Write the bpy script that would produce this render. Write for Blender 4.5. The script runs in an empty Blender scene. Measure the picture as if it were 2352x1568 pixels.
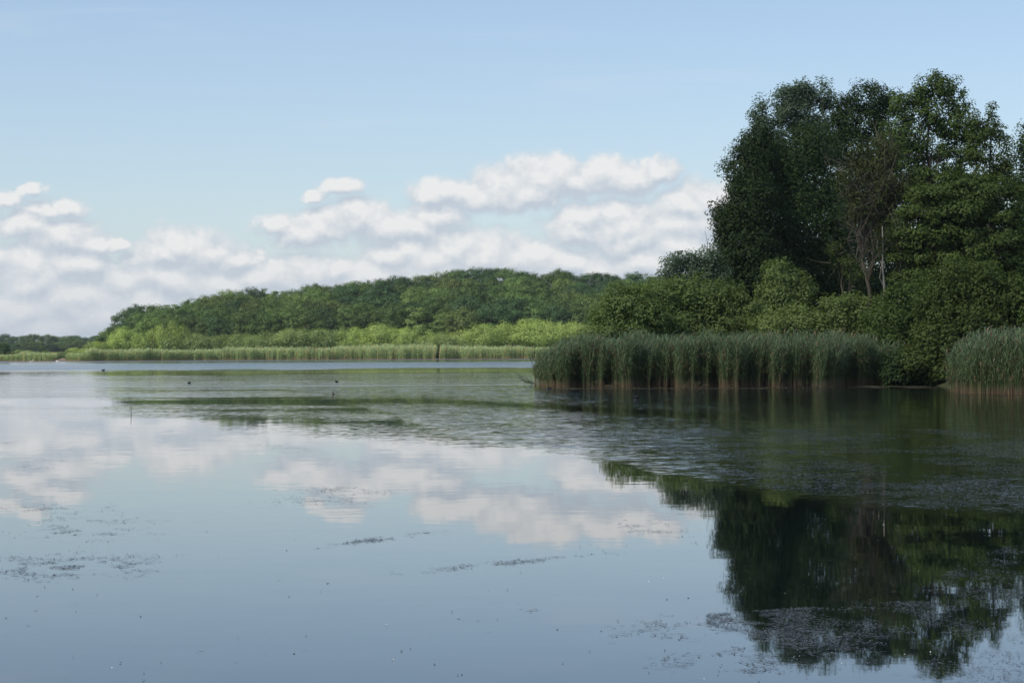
import bpy, math
import numpy as np
from mathutils import Matrix, Vector

R = np.random.RandomState(7)
SC = bpy.context.scene
COL = SC.collection

# ---------------------------------------------------------------- camera ----
F = 5200.0            # focal length in units of a 2352 pixel wide picture
K = F/3920.0          # distances below are written for a 60 mm lens and stretched for the real one
CAM = 2.2             # eye height above the water
def hor(px): return 802.5 - (px - 1176) * 0.0052
cam_d = bpy.data.cameras.new("camera"); cam = bpy.data.objects.new("camera", cam_d); COL.objects.link(cam)
cam_d.sensor_width = 36; cam_d.lens = 36 * F / 2352; cam_d.clip_end = 60000; cam_d.clip_start = 0.1
pitch = math.atan((802.5 - 784) / F)
cam.matrix_world = Matrix.Translation((0, 0, CAM)) @ Matrix.Rotation(math.pi/2 + pitch, 4, 'X') @ Matrix.Rotation(math.radians(-0.3), 4, 'Z')
SC.camera = cam

# ------------------------------------------------------------ sun and sky ---
SUN_EL, SUN_AZ = math.radians(44), math.radians(-126)     # azimuth clockwise from +Y; behind the camera, to the left
sv = Vector((math.sin(SUN_AZ)*math.cos(SUN_EL), math.cos(SUN_AZ)*math.cos(SUN_EL), math.sin(SUN_EL)))
sl = bpy.data.lights.new("sun", 'SUN'); sl.energy = 4.8; sl.angle = math.radians(0.55); sl.color = (1, 0.955, 0.88)
so = bpy.data.objects.new("sun", sl); COL.objects.link(so)
so.rotation_euler = sv.to_track_quat('Z', 'Y').to_euler()

SC.view_settings.view_transform = 'Standard'; SC.view_settings.look = 'None'
SC.view_settings.exposure = 0.0; SC.view_settings.gamma = 1; SC.view_settings.use_curve_mapping = False

class NT:
    """small helper to write node trees"""
    def __init__(s, tree): s.t = tree; s.n = tree.nodes; s.l = tree.links
    def put(s, sock, v):
        if isinstance(v, bpy.types.NodeSocket): s.l.new(v, sock)
        elif v is not None:
            if sock.type == 'RGBA' and len(v) == 3: v = (*v, 1)
            sock.default_value = v
    def m(s, op, a, b=None, c=None, clamp=False):
        n = s.n.new('ShaderNodeMath'); n.operation = op; n.use_clamp = clamp
        for i, v in enumerate((a, b, c)):
            if v is not None: s.put(n.inputs[i], v)
        return n.outputs[0]
    def vm(s, op, a, b=None, scale=None):
        n = s.n.new('ShaderNodeVectorMath'); n.operation = op
        s.put(n.inputs[0], a)
        if b is not None: s.put(n.inputs[1], b)
        if scale is not None: s.put(n.inputs['Scale'], scale)
        return n.outputs['Value'] if op in ('DISTANCE', 'LENGTH', 'DOT_PRODUCT') else n.outputs[0]
    def sep(s, v):
        n = s.n.new('ShaderNodeSeparateXYZ'); s.put(n.inputs[0], v); return n.outputs
    def comb(s, x, y, z):
        n = s.n.new('ShaderNodeCombineXYZ')
        for i, v in enumerate((x, y, z)): s.put(n.inputs[i], v)
        return n.outputs[0]
    def noise(s, vec, scale, detail=3, rough=0.5, dist=0.0, out=0, dim='3D'):
        n = s.n.new('ShaderNodeTexNoise'); n.noise_dimensions = dim
        s.put(n.inputs['Vector'], vec); s.put(n.inputs['Scale'], scale)
        n.inputs['Detail'].default_value = detail; n.inputs['Roughness'].default_value = rough
        n.inputs['Distortion'].default_value = dist
        return n.outputs[out]
    def mr(s, v, a, b, c=0.0, d=1.0, smooth=False):
        n = s.n.new('ShaderNodeMapRange'); n.clamp = True
        if smooth: n.interpolation_type = 'SMOOTHSTEP'
        for i, x in enumerate((v, a, b, c, d)): s.put(n.inputs[i], x)
        return n.outputs[0]
    def mix(s, f, a, b, mode='MIX'):
        n = s.n.new('ShaderNodeMix'); n.data_type = 'RGBA'; n.blend_type = mode
        s.put(n.inputs[0], f); s.put(n.inputs[6], a); s.put(n.inputs[7], b)
        return n.outputs[2]

world = bpy.data.worlds.new("World"); SC.world = world; world.use_nodes = True
W = NT(world.node_tree); W.n.clear()
SKY_STRENGTH = 0.136
CL = [ # clouds: px, py, radius (2352 px frame); they are twice as wide as high
 (1275,398,100),(1245,415,110),(1330,412,90),(1395,392,85),(1420,410,100),(1500,385,75),(1150,435,110),(1015,438,75),(1080,445,80),(1210,445,80),
 (785,432,55),(722,452,34),(62,440,40),(18,462,42),(150,472,55),(100,480,45),
 (60,520,80),(150,540,95),(215,560,60),(410,570,110),(370,590,90),(480,585,100),(560,590,60),(270,562,40),
 (635,512,60),(730,515,85),(830,495,90),(900,515,100),(1000,495,95),(960,520,100),(700,535,80),
 (1040,565,105),(920,580,95),(1110,590,120),(990,595,130),(1220,590,110),(1290,600,90),
 (1335,490,80),(1420,490,70),(1330,522,100),(1430,522,120),(1580,465,105),(1650,470,105),(1570,520,130),(1450,552,90),(1560,575,120),
 (300,655,100),(400,650,95),(500,650,100),(610,638,100),(710,622,95),(780,610,50),(1380,620,110),(1480,605,90),(1650,620,140),
 (60,610,120),(190,605,90),(80,650,120),(170,690,110),(40,720,140),(100,760,130),(240,720,120),(330,700,110),(860,640,120),(1000,640,120),
]
dirv = W.n.new('ShaderNodeTexCoord').outputs['Generated']
X_, Y_, Z_ = W.sep(dirv)
az = W.m('ARCTAN2', X_, Y_); el = W.m('ARCSINE', Z_)
P0 = W.comb(W.m('MULTIPLY', az, K), W.m('MULTIPLY', el, 2.0*K), 0.0)
def cloud_field():
    g = bpy.data.node_groups.new("cloud_field", 'ShaderNodeTree')
    g.interface.new_socket(name="P", in_out='INPUT', socket_type='NodeSocketVector')
    g.interface.new_socket(name="F", in_out='OUTPUT', socket_type='NodeSocketFloat')
    G = NT(g); gi = G.n.new('NodeGroupInput'); go = G.n.new('NodeGroupOutput')
    P = gi.outputs[0]
    warp = G.noise(G.vm('MULTIPLY', P, (1.0, 0.55, 1.0)), 32, 4, 0.6, out=1)
    wv = G.vm('SCALE', G.vm('SUBTRACT', warp, (0.5, 0.5, 0.5)), scale=0.042)
    Pw = G.vm('ADD', P, wv)
    Pw = G.vm('MULTIPLY', Pw, (1, 1, 0))
    acc = None
    for px, py, r in CL:
        u = math.atan((px - 1176) / F); v = 2 * K * math.atan((hor(px) - py) / F * math.cos(u)); u *= K
        d = G.vm('DISTANCE', Pw, (u, v, 0))
        f = G.m('MULTIPLY_ADD', d, -3920.0 / (r*1.1), 1.0)
        acc = f if acc is None else G.m('SMOOTH_MAX', acc, f, 0.25)
    # the same kind of cloud goes on all round the horizon outside the frame
    x, y, z = G.sep(P)
    side = G.mr(G.m('ABSOLUTE', x), 0.31, 0.42, smooth=True)
    low = G.m('MULTIPLY', G.mr(y, 0.0, 0.06, 0.3, 1), G.mr(y, 0.14, 0.30, 1, 0, smooth=True))
    blob = G.mr(G.noise(G.vm('MULTIPLY', P, (9, 14, 1)), 1.0, 2, 0.5), 0.42, 0.68, -0.5, 0.9)
    gen = G.m('SUBTRACT', G.m('MULTIPLY', G.m('MULTIPLY', G.m('ADD', blob, 0.5), low), side), 0.5)
    acc = G.m('MAXIMUM', acc, gen)
    n2 = G.noise(G.vm('MULTIPLY', P, (1.0, 0.55, 1.0)), 85, 6, 0.60)
    acc = G.m('ADD', acc, G.m('MULTIPLY_ADD', n2, 0.78, -0.39))
    G.l.new(acc, go.inputs[0])
    return g
cg = cloud_field()
def cf(P):
    n = W.n.new('ShaderNodeGroup'); n.node_tree = cg; W.put(n.inputs[0], P); return n.outputs[0]
f0 = cf(P0); f1 = cf(W.vm('ADD', P0, (-0.002, 0.013, 0)))
sky = W.n.new('ShaderNodeTexSky'); sky.sky_type = 'NISHITA'; sky.sun_disc = False
sky.sun_elevation = SUN_EL; sky.sun_rotation = SUN_AZ; sky.air_density = 1.0; sky.dust_density = 0.6; sky.ozone_density = 1.2; sky.altitude = 50
skyc = W.mix(1.0, sky.outputs[0], (0.83, 0.895, 1.0), 'MULTIPLY')
# thin high haze: whitens the clear sky, more towards the horizon
vel = W.mr(el, 0.0, 0.25/K, 0, 1)
veil = W.mr(W.m('POWER', vel, 0.6), 0, 1, 0.42, 0.16)
cir = W.noise(W.vm('MULTIPLY', P0, (5, 26, 1)), 1.0, 4, 0.55, 0.6)
veil = W.m('ADD', veil, W.m('MULTIPLY', W.mr(cir, 0.56, 0.8, 0, 0.22, smooth=True), W.mr(el, 0.05/K, 0.14/K)))
skyc = W.mix(veil, skyc, (4.95, 5.6, 6.3))
alpha = W.mr(f0, -0.14, 0.45, 0, 0.94, smooth=True)
lit = W.m('MULTIPLY_ADD', W.m('SUBTRACT', f0, f1), 1.05, W.m('MULTIPLY_ADD', f0, 0.72, 0.06), clamp=True)
lowel = W.mr(el, 0.0, 0.055/K, 0.45, 1)
lit = W.m('MULTIPLY', lit, lowel)
ccol = W.mix(lit, (3.95, 4.42, 5.0), (6.35, 6.36, 6.32))
out = W.mix(alpha, skyc, ccol)
bg = W.n.new('ShaderNodeBackground'); W.put(bg.inputs[0], out); bg.inputs[1].default_value = SKY_STRENGTH
wo = W.n.new('ShaderNodeOutputWorld'); W.l.new(bg.outputs[0], wo.inputs[0])
world.cycles.sampling_method = 'MANUAL'; world.cycles.sample_map_resolution = 512

# ---------------------------------------------------------------- helpers ---
def tag(o, label=None, cat=None, group=None, kind=None):
    if label: o['label'] = label
    if cat: o['category'] = cat
    if group: o['group'] = group
    if kind: o['kind'] = kind
    return o
def empty(name, loc, rz=0):
    o = bpy.data.objects.new(name, None); COL.objects.link(o); o.location = loc; o.rotation_euler = (0, 0, rz)
    o.empty_display_size = 0.3; return o
def mesh(name, V, Fc, mat, attrs=None, smooth=False):
    me = bpy.data.meshes.new(name); V = np.asarray(V, np.float32); 
    if isinstance(Fc, np.ndarray):
        k = Fc.shape[1]; nf = len(Fc)
        me.vertices.add(len(V)); me.vertices.foreach_set('co', V.ravel())
        me.loops.add(nf * k); me.loops.foreach_set('vertex_index', Fc.astype(np.int32).ravel())
        me.polygons.add(nf); me.polygons.foreach_set('loop_start', np.arange(0, nf*k, k, dtype=np.int32))
        me.polygons.foreach_set('loop_total', np.full(nf, k, np.int32))
        me.update(calc_edges=True)
    else:
        me.from_pydata(V.tolist(), [], Fc); me.update()
    if smooth: me.polygons.foreach_set('use_smooth', np.ones(len(me.polygons), bool))
    for k_, a in (attrs or {}).items():
        at_ = me.attributes.new(k_, 'FLOAT', 'POINT'); at_.data.foreach_set('value', np.asarray(a, np.float32))
    if mat: me.materials.append(mat)
    return me
def obj(name, me, parent=None, loc=(0, 0, 0)):
    o = bpy.data.objects.new(name, me); COL.objects.link(o); o.location = loc
    if parent: o.parent = parent
    return o
def wp(px, py, d):        # world point at distance d seen at picture position px, py
    return np.array(((px - 1176) / F * d, d, CAM + (hor(px) - py) / F * d))
def gp(px, py):           # point of the water surface at a picture position
    d = F * CAM / (py - hor(px)); return np.array(((px - 1176) / F * d, d, 0.0))
# value noise
_perm = np.random.RandomState(3).rand(256, 256)
def vnoise(x, y):
    xi = np.floor(x).astype(int); yi = np.floor(y).astype(int); fx = x - xi; fy = y - yi
    fx = fx*fx*(3-2*fx); fy = fy*fy*(3-2*fy); g = lambda i, j: _perm[i & 255, j & 255]
    return (g(xi, yi)*(1-fx) + g(xi+1, yi)*fx)*(1-fy) + (g(xi, yi+1)*(1-fx) + g(xi+1, yi+1)*fx)*fy
def fbm(x, y, o=4):
    s = 0; a = 0.5; t = 0
    for k in range(o): s = s + a*vnoise(x*2**k + 17*k, y*2**k + 31*k); t += a; a *= 0.55
    return s / t

# -------------------------------------------------------------- materials ---
def new_mat(name):
    m = bpy.data.materials.new(name); m.use_nodes = True; m.node_tree.nodes.clear(); return m, NT(m.node_tree)
def finish(N, sh):
    o = N.n.new('ShaderNodeOutputMaterial'); N.l.new(sh, o.inputs[0])
def principled(N, col, rough=0.6, spec=0.3, normal=None):
    p = N.n.new('ShaderNodeBsdfPrincipled'); N.put(p.inputs['Base Color'], col); N.put(p.inputs['Roughness'], rough)
    p.inputs['Specular IOR Level'].default_value = spec
    if normal is not None: N.l.new(normal, p.inputs['Normal'])
    return p.outputs[0]
def leaf_mat(name, c1, c2, trans=0.35, rough=0.6, var=0.35, spec=0.14):
    m, N = new_mat(name)
    g = N.n.new('ShaderNodeNewGeometry'); oi = N.n.new('ShaderNodeObjectInfo')
    base = N.mix(g.outputs['Random Per Island'], c1, c2)
    pos = N.noise(g.outputs['Position'], 0.55, 2)
    base = N.mix(N.mr(pos, 0.35, 0.65, 0, 0.5), base, tuple(x*0.7+y*0.45 for x, y in zip(c1, c2)))
    v = N.m('MULTIPLY_ADD', N.m('SUBTRACT', oi.outputs['Random'], 0.5), var, 1.0)
    hs = N.n.new('ShaderNodeHueSaturation'); N.put(hs.inputs['Value'], v); N.put(hs.inputs['Color'], base)
    N.put(hs.inputs['Hue'], N.m('MULTIPLY_ADD', N.m('FRACT', N.m('MULTIPLY', oi.outputs['Random'], 7.31)), 0.018, 0.491))
    c = hs.outputs[0]
    p = principled(N, c, rough, spec)
    t = N.n.new('ShaderNodeBsdfTranslucent'); N.put(t.inputs[0], N.mix(1.0, c, (1.15, 1.25, 0.6), 'MULTIPLY'))
    mx = N.n.new('ShaderNodeMixShader'); mx.inputs[0].default_value = trans
    N.l.new(p, mx.inputs[1]); N.l.new(t.outputs[0], mx.inputs[2]); finish(N, mx.outputs[0]); return m
def simple_mat(name, c1, c2, scale=4, rough=0.8, stretch=(1, 1, 1)):
    m, N = new_mat(name); tc = N.n.new('ShaderNodeTexCoord').outputs['Object']
    n = N.noise(N.vm('MULTIPLY', tc, stretch), scale, 5, 0.6)
    finish(N, principled(N, N.mix(N.mr(n, 0.3, 0.7), c1, c2), rough, 0.2)); return m
M = {}
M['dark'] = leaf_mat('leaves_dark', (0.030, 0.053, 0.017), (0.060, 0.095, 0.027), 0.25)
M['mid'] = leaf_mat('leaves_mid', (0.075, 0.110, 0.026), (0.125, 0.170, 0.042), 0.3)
M['maple'] = leaf_mat('leaves_maple', (0.062, 0.092, 0.022), (0.115, 0.155, 0.036), 0.3)
M['grey'] = leaf_mat('leaves_greygreen', (0.095, 0.140, 0.080), (0.150, 0.200, 0.120), 0.35)
M['willow'] = leaf_mat('leaves_willow', (0.140, 0.185, 0.055), (0.210, 0.260, 0.082), 0.35)
M['brown'] = leaf_mat('leaves_sparse', (0.070, 0.072, 0.028), (0.080, 0.112, 0.032), 0.3)
M['f_mid'] = leaf_mat('forest_leaves_mid', (0.060, 0.105, 0.026), (0.110, 0.165, 0.046), 0.16, var=0.42, spec=0.2)
M['f_dark'] = leaf_mat('forest_leaves_dark', (0.042, 0.085, 0.032), (0.075, 0.130, 0.042), 0.16, var=0.42, spec=0.2)
M['f_light'] = leaf_mat('forest_leaves_light', (0.100, 0.160, 0.040), (0.160, 0.225, 0.062), 0.16, var=0.42, spec=0.2)
M['f_brown'] = leaf_mat('forest_leaves_brownish', (0.075, 0.110, 0.030), (0.130, 0.158, 0.048), 0.16, var=0.42, spec=0.2)
M['lime'] = leaf_mat('bush_leaves_lime', (0.270, 0.350, 0.100), (0.360, 0.440, 0.130), 0.4, var=0.25, spec=0.2)
M['olive'] = leaf_mat('bush_leaves_olive', (0.180, 0.240, 0.085), (0.260, 0.320, 0.120), 0.4, var=0.3, spec=0.2)
M['bark_pale'] = simple_mat('bark_pale', (0.30, 0.28, 0.23), (0.14, 0.12, 0.09), 3, 0.9, (6, 6, 1))
M['bark'] = simple_mat('bark_brown', (0.075, 0.063, 0.044), (0.13, 0.11, 0.08), 3, 0.9, (6, 6, 1))
M['twig'] = simple_mat('bark_twig', (0.070, 0.062, 0.040), (0.115, 0.10, 0.065), 3, 0.9)
M['soil'] = simple_mat('soil_and_litter', (0.035, 0.04, 0.018), (0.075, 0.08, 0.03), 0.6, 0.95)
M['mud'] = simple_mat('dry_mud', (0.20, 0.15, 0.10), (0.14, 0.10, 0.07), 0.8, 0.95)

def reed_mat(name, low, mid, top, tipc, ymid):
    m, N = new_mat(name); g = N.n.new('ShaderNodeNewGeometry')
    x, y, z = N.sep(g.outputs['Position'])
    at_ = N.n.new('ShaderNodeAttribute'); at_.attribute_name = 'kind_of_blade'; k = at_.outputs['Fac']
    rnd = g.outputs['Random Per Island']
    patch = N.noise(g.outputs['Position'], 0.6, 3)
    zz = N.m('ADD', z, N.m('MULTIPLY_ADD', patch, 1.1, -0.55))
    c = N.mix(N.mr(zz, 0.1*ymid, ymid), low, mid)
    c = N.mix(N.mr(zz, ymid, 2.6), c, top)
    c = N.mix(N.m('GREATER_THAN', rnd, 0.90), c, tuple(a*0.9 for a in low))
    c = N.mix(k, c, tipc)
    hs = N.n.new('ShaderNodeHueSaturation'); N.put(hs.inputs['Color'], c); N.put(hs.inputs['Value'], N.m('MULTIPLY_ADD', rnd, 0.55, 0.72))
    p = principled(N, hs.outputs[0], 0.55, 0.3)
    t = N.n.new('ShaderNodeBsdfTranslucent'); N.put(t.inputs[0], hs.outputs[0])
    mx = N.n.new('ShaderNodeMixShader'); mx.inputs[0].default_value = 0.3
    N.l.new(p, mx.inputs[1]); N.l.new(t.outputs[0], mx.inputs[2]); finish(N, mx.outputs[0]); return m
M['reed'] = reed_mat('reed_blades', (0.25, 0.17, 0.09), (0.120, 0.165, 0.058), (0.165, 0.230, 0.105), (0.20, 0.18, 0.13), 0.52)
M['reed_far'] = reed_mat('far_reed_blades', (0.50, 0.30, 0.15), (0.26, 0.38, 0.13), (0.42, 0.52, 0.23), (0.46, 0.50, 0.28), 0.36)

# ------------------------------------------------------------------ water ---
def bell(v, c, w): return np.exp(-((v - c) / w)**2)
def build_water():
    rings = np.concatenate([np.linspace(0.5, 6, 6), 6.4 * (1600/6.4)**(np.linspace(0, 1, 420)), [2500, 4500, 7000]])
    a1 = np.linspace(-0.36, 0.36, 361); a2 = np.linspace(0.36, 2*math.pi - 0.36, 60)[1:-1]
    ang = np.concatenate([a1, a2]); nA = len(ang); nR = len(rings)
    A, Rr = np.meshgrid(ang, rings)
    X = Rr*np.sin(A); Y = Rr*np.cos(A)
    V = np.stack([X.ravel(), Y.ravel(), np.zeros(X.size)], 1)
    i, j = np.meshgrid(np.arange(nR-1), np.arange(nA), indexing='ij')
    j2 = (j+1) % nA
    Fq = np.stack([(i*nA+j).ravel(), (i*nA+j2).ravel(), ((i+1)*nA+j2).ravel(), ((i+1)*nA+j).ravel()], 1)[:, ::-1]
    # where the surface is calm, ruffled or broken by weed
    front = Y > 3
    Ys = np.where(front, Y, 3.0)
    px = np.where(front, 1176 + X/Ys*F, 1e5*np.sign(X)); py = hor(px) + F*CAM/np.maximum(Ys, 3)
    warp = (fbm(X*0.12 + 5, Y*0.03, 4) - 0.5)
    pxs = np.clip(px, -3000, 6000); hh = hor(pxs)
    pw = hor(1176) + (py - hh)*(1 + warp*0.16)        # warped distance from the horizon, as at the picture centre
    s = np.interp(pw, [802, 822, 826, 828, 831, 843, 845, 847, 850, 853, 858, 868, 880, 905, 914, 918, 926, 930, 936, 960, 1000, 1100, 1600],
                      [.9, .8, .5, .25, 2.1, 2.3, .45, .55, .12, .12, .5, .55, .65, .62, .35, .10, .08, .30, .20, .10, .035, .015, .006])
    streak = fbm(X*0.02 + 3, Y*0.33, 4)
    s = s*np.where((pw > 847) & (pw < 1000), np.clip(3.6*(streak - 0.22), 0.08, 2.0), 1)
    # weed-broken water on the right, out to a curved edge
    ye = np.interp(pxs, [-3000, 780, 850, 950, 1050, 1400, 1700, 2000, 2352, 3500], [0, 925, 942, 965, 1000, 1055, 1115, 1160, 1180, 1200])
    ye = ye + (fbm(X*1.1, Y*0.5 + 9, 4) - 0.5)*26
    inside = 1/(1 + np.exp(-(ye - py)/4.0))
    inside = inside*(py > 890)
    stripe_y = np.interp(pxs, [280, 1000, 1300, 1700, 1950], [922, 921, 936, 962, 974])
    stripe_w = np.interp(pxs, [-3000, 280, 900, 1100, 1700, 2000], [0.1, 7, 13, 10, 7, 0.1])
    pat = fbm(X*0.5, Y*0.22 + 40, 5)
    w2 = inside*(0.30 + 0.75*pat)
    w2 = w2*np.interp(pxs, [1000, 1600, 2000, 2352], [1.15, 0.95, 0.72, 0.66])
    s = np.maximum(s, w2)
    s = s*(1 - 0.88*bell(py, stripe_y, stripe_w))
    # breeze patch left of the stripe, and smooth left side of the cloud mirror
    s = np.maximum(s, 0.45*bell(px, 880, 170)*bell(py, 955, 9))
    s = np.maximum(s, 0.13*bell(py, 990, 22)*bell(px, 950, 330))
    s = np.where(front, s, 0.02)
    s = np.where((px > 1245) & (py < 893) & front, np.minimum(s, 0.06), s)
    weed = np.clip(inside*1.0, 0, 1)
    # brownish scum along the front of the near reeds
    scum = (px > 1240)*bell(py, np.interp(pxs, [1240, 1900, 2150, 2200, 3000], [892, 890, 890, 908, 912]), 2.6)*np.clip((fbm(X*0.9, Y*0.4, 3))*2.4 - 0.95, 0, 0.7)
    scum = np.maximum(scum, ((px > -50) & (px < 1240))*bell(pw, 824.5, 1.6)*0.6)
    weed = np.where(front, weed, 0)
    me = mesh("water", V, Fq, None, {'ripple': s.ravel(), 'weed': weed.ravel(), 'scum': np.where(front, scum, 0).ravel()})
    m, N = new_mat('water_surface')
    tc = N.n.new('ShaderNodeTexCoord').outputs['Object']
    def attr(n):
        a = N.n.new('ShaderNodeAttribute'); a.attribute_name = n; return a.outputs['Fac']
    rp, wd, sc = attr('ripple'), attr('weed'), attr('scum')
    def slope(vec, scale, detail, amp):
        v = N.vm('SUBTRACT', N.noise(vec, scale, detail, 0.6, out=1), (0.5, 0.5, 0.5))
        return N.vm('SCALE', v, scale=amp)
    v1 = N.vm('MULTIPLY', tc, (0.5, 1.0, 1.0))
    grain = N.noise(N.vm('MULTIPLY', tc, (0.35, 1.0, 1.0)), 3.2, 5, 0.65)
    gm = N.mr(grain, 0.47, 0.60, 0.22, 2.1)
    rp = N.m('MULTIPLY', rp, N.m('MULTIPLY_ADD', wd, N.m('SUBTRACT', gm, 1.0), 1.0))
    amp = N.m('MULTIPLY', rp, 0.27)
    sm = slope(v1, 8.0, 3, amp)
    sm = N.vm('ADD', sm, slope(v1, 1.1, 2, N.m('MULTIPLY', rp, 0.065)))
    sm = N.vm('ADD', sm, slope(N.vm('MULTIPLY', tc, (0.5, 1.0, 1.0)), 2.5, 2, 0.0052))
    sm = N.vm('MULTIPLY', sm, (1, 1, 0))
    nrm = N.vm('NORMALIZE', N.vm('ADD', sm, (0, 0, 1)))
    fine = N.noise(tc, 9, 4, 0.65)
    wf = N.m('MULTIPLY', wd, N.mr(fine, 0.45, 0.70), clamp=True)
    col = N.mix(N.m('MULTIPLY', wf, 0.8), (0.003, 0.006, 0.006), (0.040, 0.042, 0.024))
    col = N.mix(sc, col, (0.13, 0.10, 0.06))
    p = N.n.new('ShaderNodeBsdfPrincipled'); N.put(p.inputs['Base Color'], col)
    p.inputs['IOR'].default_value = 1.45
    N.put(p.inputs['Roughness'], N.m('MULTIPLY_ADD', rp, 0.07, N.m('MULTIPLY_ADD', sc, 0.5, 0.018)))
    N.l.new(nrm, p.inputs['Normal'])
    finish(N, p.outputs[0]); me.materials.append(m)
    o = obj("lake_water", me); tag(o, kind='structure')
build_water()

# lake bed / wide ground under everything
o = obj("ground", mesh("ground", [(-7400, -7400, -1.5), (7400, -7400, -1.5), (7400, 7400, -1.5), (-7400, 7400, -1.5)], [(0, 1, 2, 3)], M['soil'])); tag(o, kind='structure')

# ------------------------------------------------------------ land shapes ---
FARD = 421.0
SKYL = ([-300, 235, 262, 300, 350, 400, 470, 550, 650, 720, 790, 850, 930, 1000, 1080, 1150, 1220, 1300, 1400, 1500, 1700, 2400],
        [800, 785, 738, 706, 703, 692, 680, 668, 666, 655, 645, 643, 636, 628, 622, 618, 624, 626, 624, 630, 634, 640])
FRONT = ([235, 262, 300, 400, 600, 900, 1300, 2400], [795, 768, 742, 722, 716, 706, 700, 695])
def hill_top(px, t): return np.interp(px, *FRONT)*(1-t) + np.interp(px, *SKYL)*t
def hill_d(t): return (440 + 112*t)*K
def hill_ground(px, t):
    d = hill_d(t); return np.maximum(0.45, CAM + (hor(px) - hill_top(px, t))/F*d - 13.5)
def grid_land(name, PX, D, Z, mat):
    X = (PX - 1176)/F*D
    nR, nC = X.shape; V = np.stack([X.ravel(), D.ravel(), Z.ravel()], 1)
    i, j = np.meshgrid(np.arange(nR-1), np.arange(nC-1), indexing='ij')
    Fq = np.stack([(i*nC+j).ravel(), (i*nC+j+1).ravel(), ((i+1)*nC+j+1).ravel(), ((i+1)*nC+j).ravel()], 1)
    o = obj(name, mesh(name, V, Fq, mat, smooth=True)); tag(o, kind='structure'); return o
pxs = np.concatenate([np.linspace(-9000, -400, 20)[:-1], np.linspace(-400, 2600, 150), np.linspace(2600, 9000, 20)[1:]])
ds = K*np.concatenate([[FARD+2, FARD+6, FARD+10, 436], np.linspace(440, 552, 16), [600, 700, 900, 1300, 2500]])
PX, D = np.meshgrid(pxs, ds)
Z = np.zeros_like(PX)
for r, d in enumerate(ds/K):
    if d < 439.99: z = np.full(len(pxs), [-0.6, 0.25, 0.35, 0.45][r])
    else:
        t = min(1, (d-440)/112); z = np.where(pxs > 238, hill_ground(pxs, t), 0.5)
        z = z + np.interp(pxs, [3000, 5000], [0, 0])
        if d > 560: z = z*np.interp(d, [560, 900, 20000], [1, 0.5, 0.3])
    Z[r] = z + (fbm(PX[r]*0.02, D[r]*0.03) - 0.5)*0.3
grid_land("far_bank", PX, D, Z, M['soil'])
# near bank
rows = K*np.array([101.5, 103, 105, 108, 115, 125, 140, 170, 220, 300, 400])
Lx = np.array([1262, 1258, 1262, 1290, 1345, 1380, 1400, 1420, 1430, 1440, 1450])
cols = np.concatenate([np.linspace(0, 1, 30)*1100, np.linspace(1300, 9000, 20)])
PX = Lx[:, None] + cols[None, :]; D = np.repeat(rows[:, None], len(cols), 1)
zr = np.array([-0.5, 0.05, 0.25, 0.4, 0.7, 0.9, 1.0, 1.1, 1.1, 1.0, 0.8])
D = D - np.where(PX > 2120, np.interp(PX, [2120, 2200, 2600], [0, 14*K, 18*K]), 0)*np.interp(rows, [101*K, 125*K], [1, 0])[:, None]
Z = np.repeat(zr[:, None], len(cols), 1); Z[:, 0] = -0.6; Z[:, 1] = np.minimum(Z[:, 1], 0.1)
grid_land("near_bank", PX, D, Z, M['soil'])
# bare mud patch on the far left shore
c = gp(140, 829); n = 14
V = [(c[0]+0, c[1]+3, 0.75)] + [(c[0] + math.cos(a)*(3.4+0.5*math.sin(3*a)), c[1] + 3 + math.sin(a)*3.5, -0.1) for a in np.linspace(0, 2*math.pi, n+1)[:-1]]
o = obj("mud_bank", mesh("mud_bank", V, [(0, i+1, (i+1) % n + 1) for i in range(n)], M['mud'])); tag(o, kind='structure')

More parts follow.
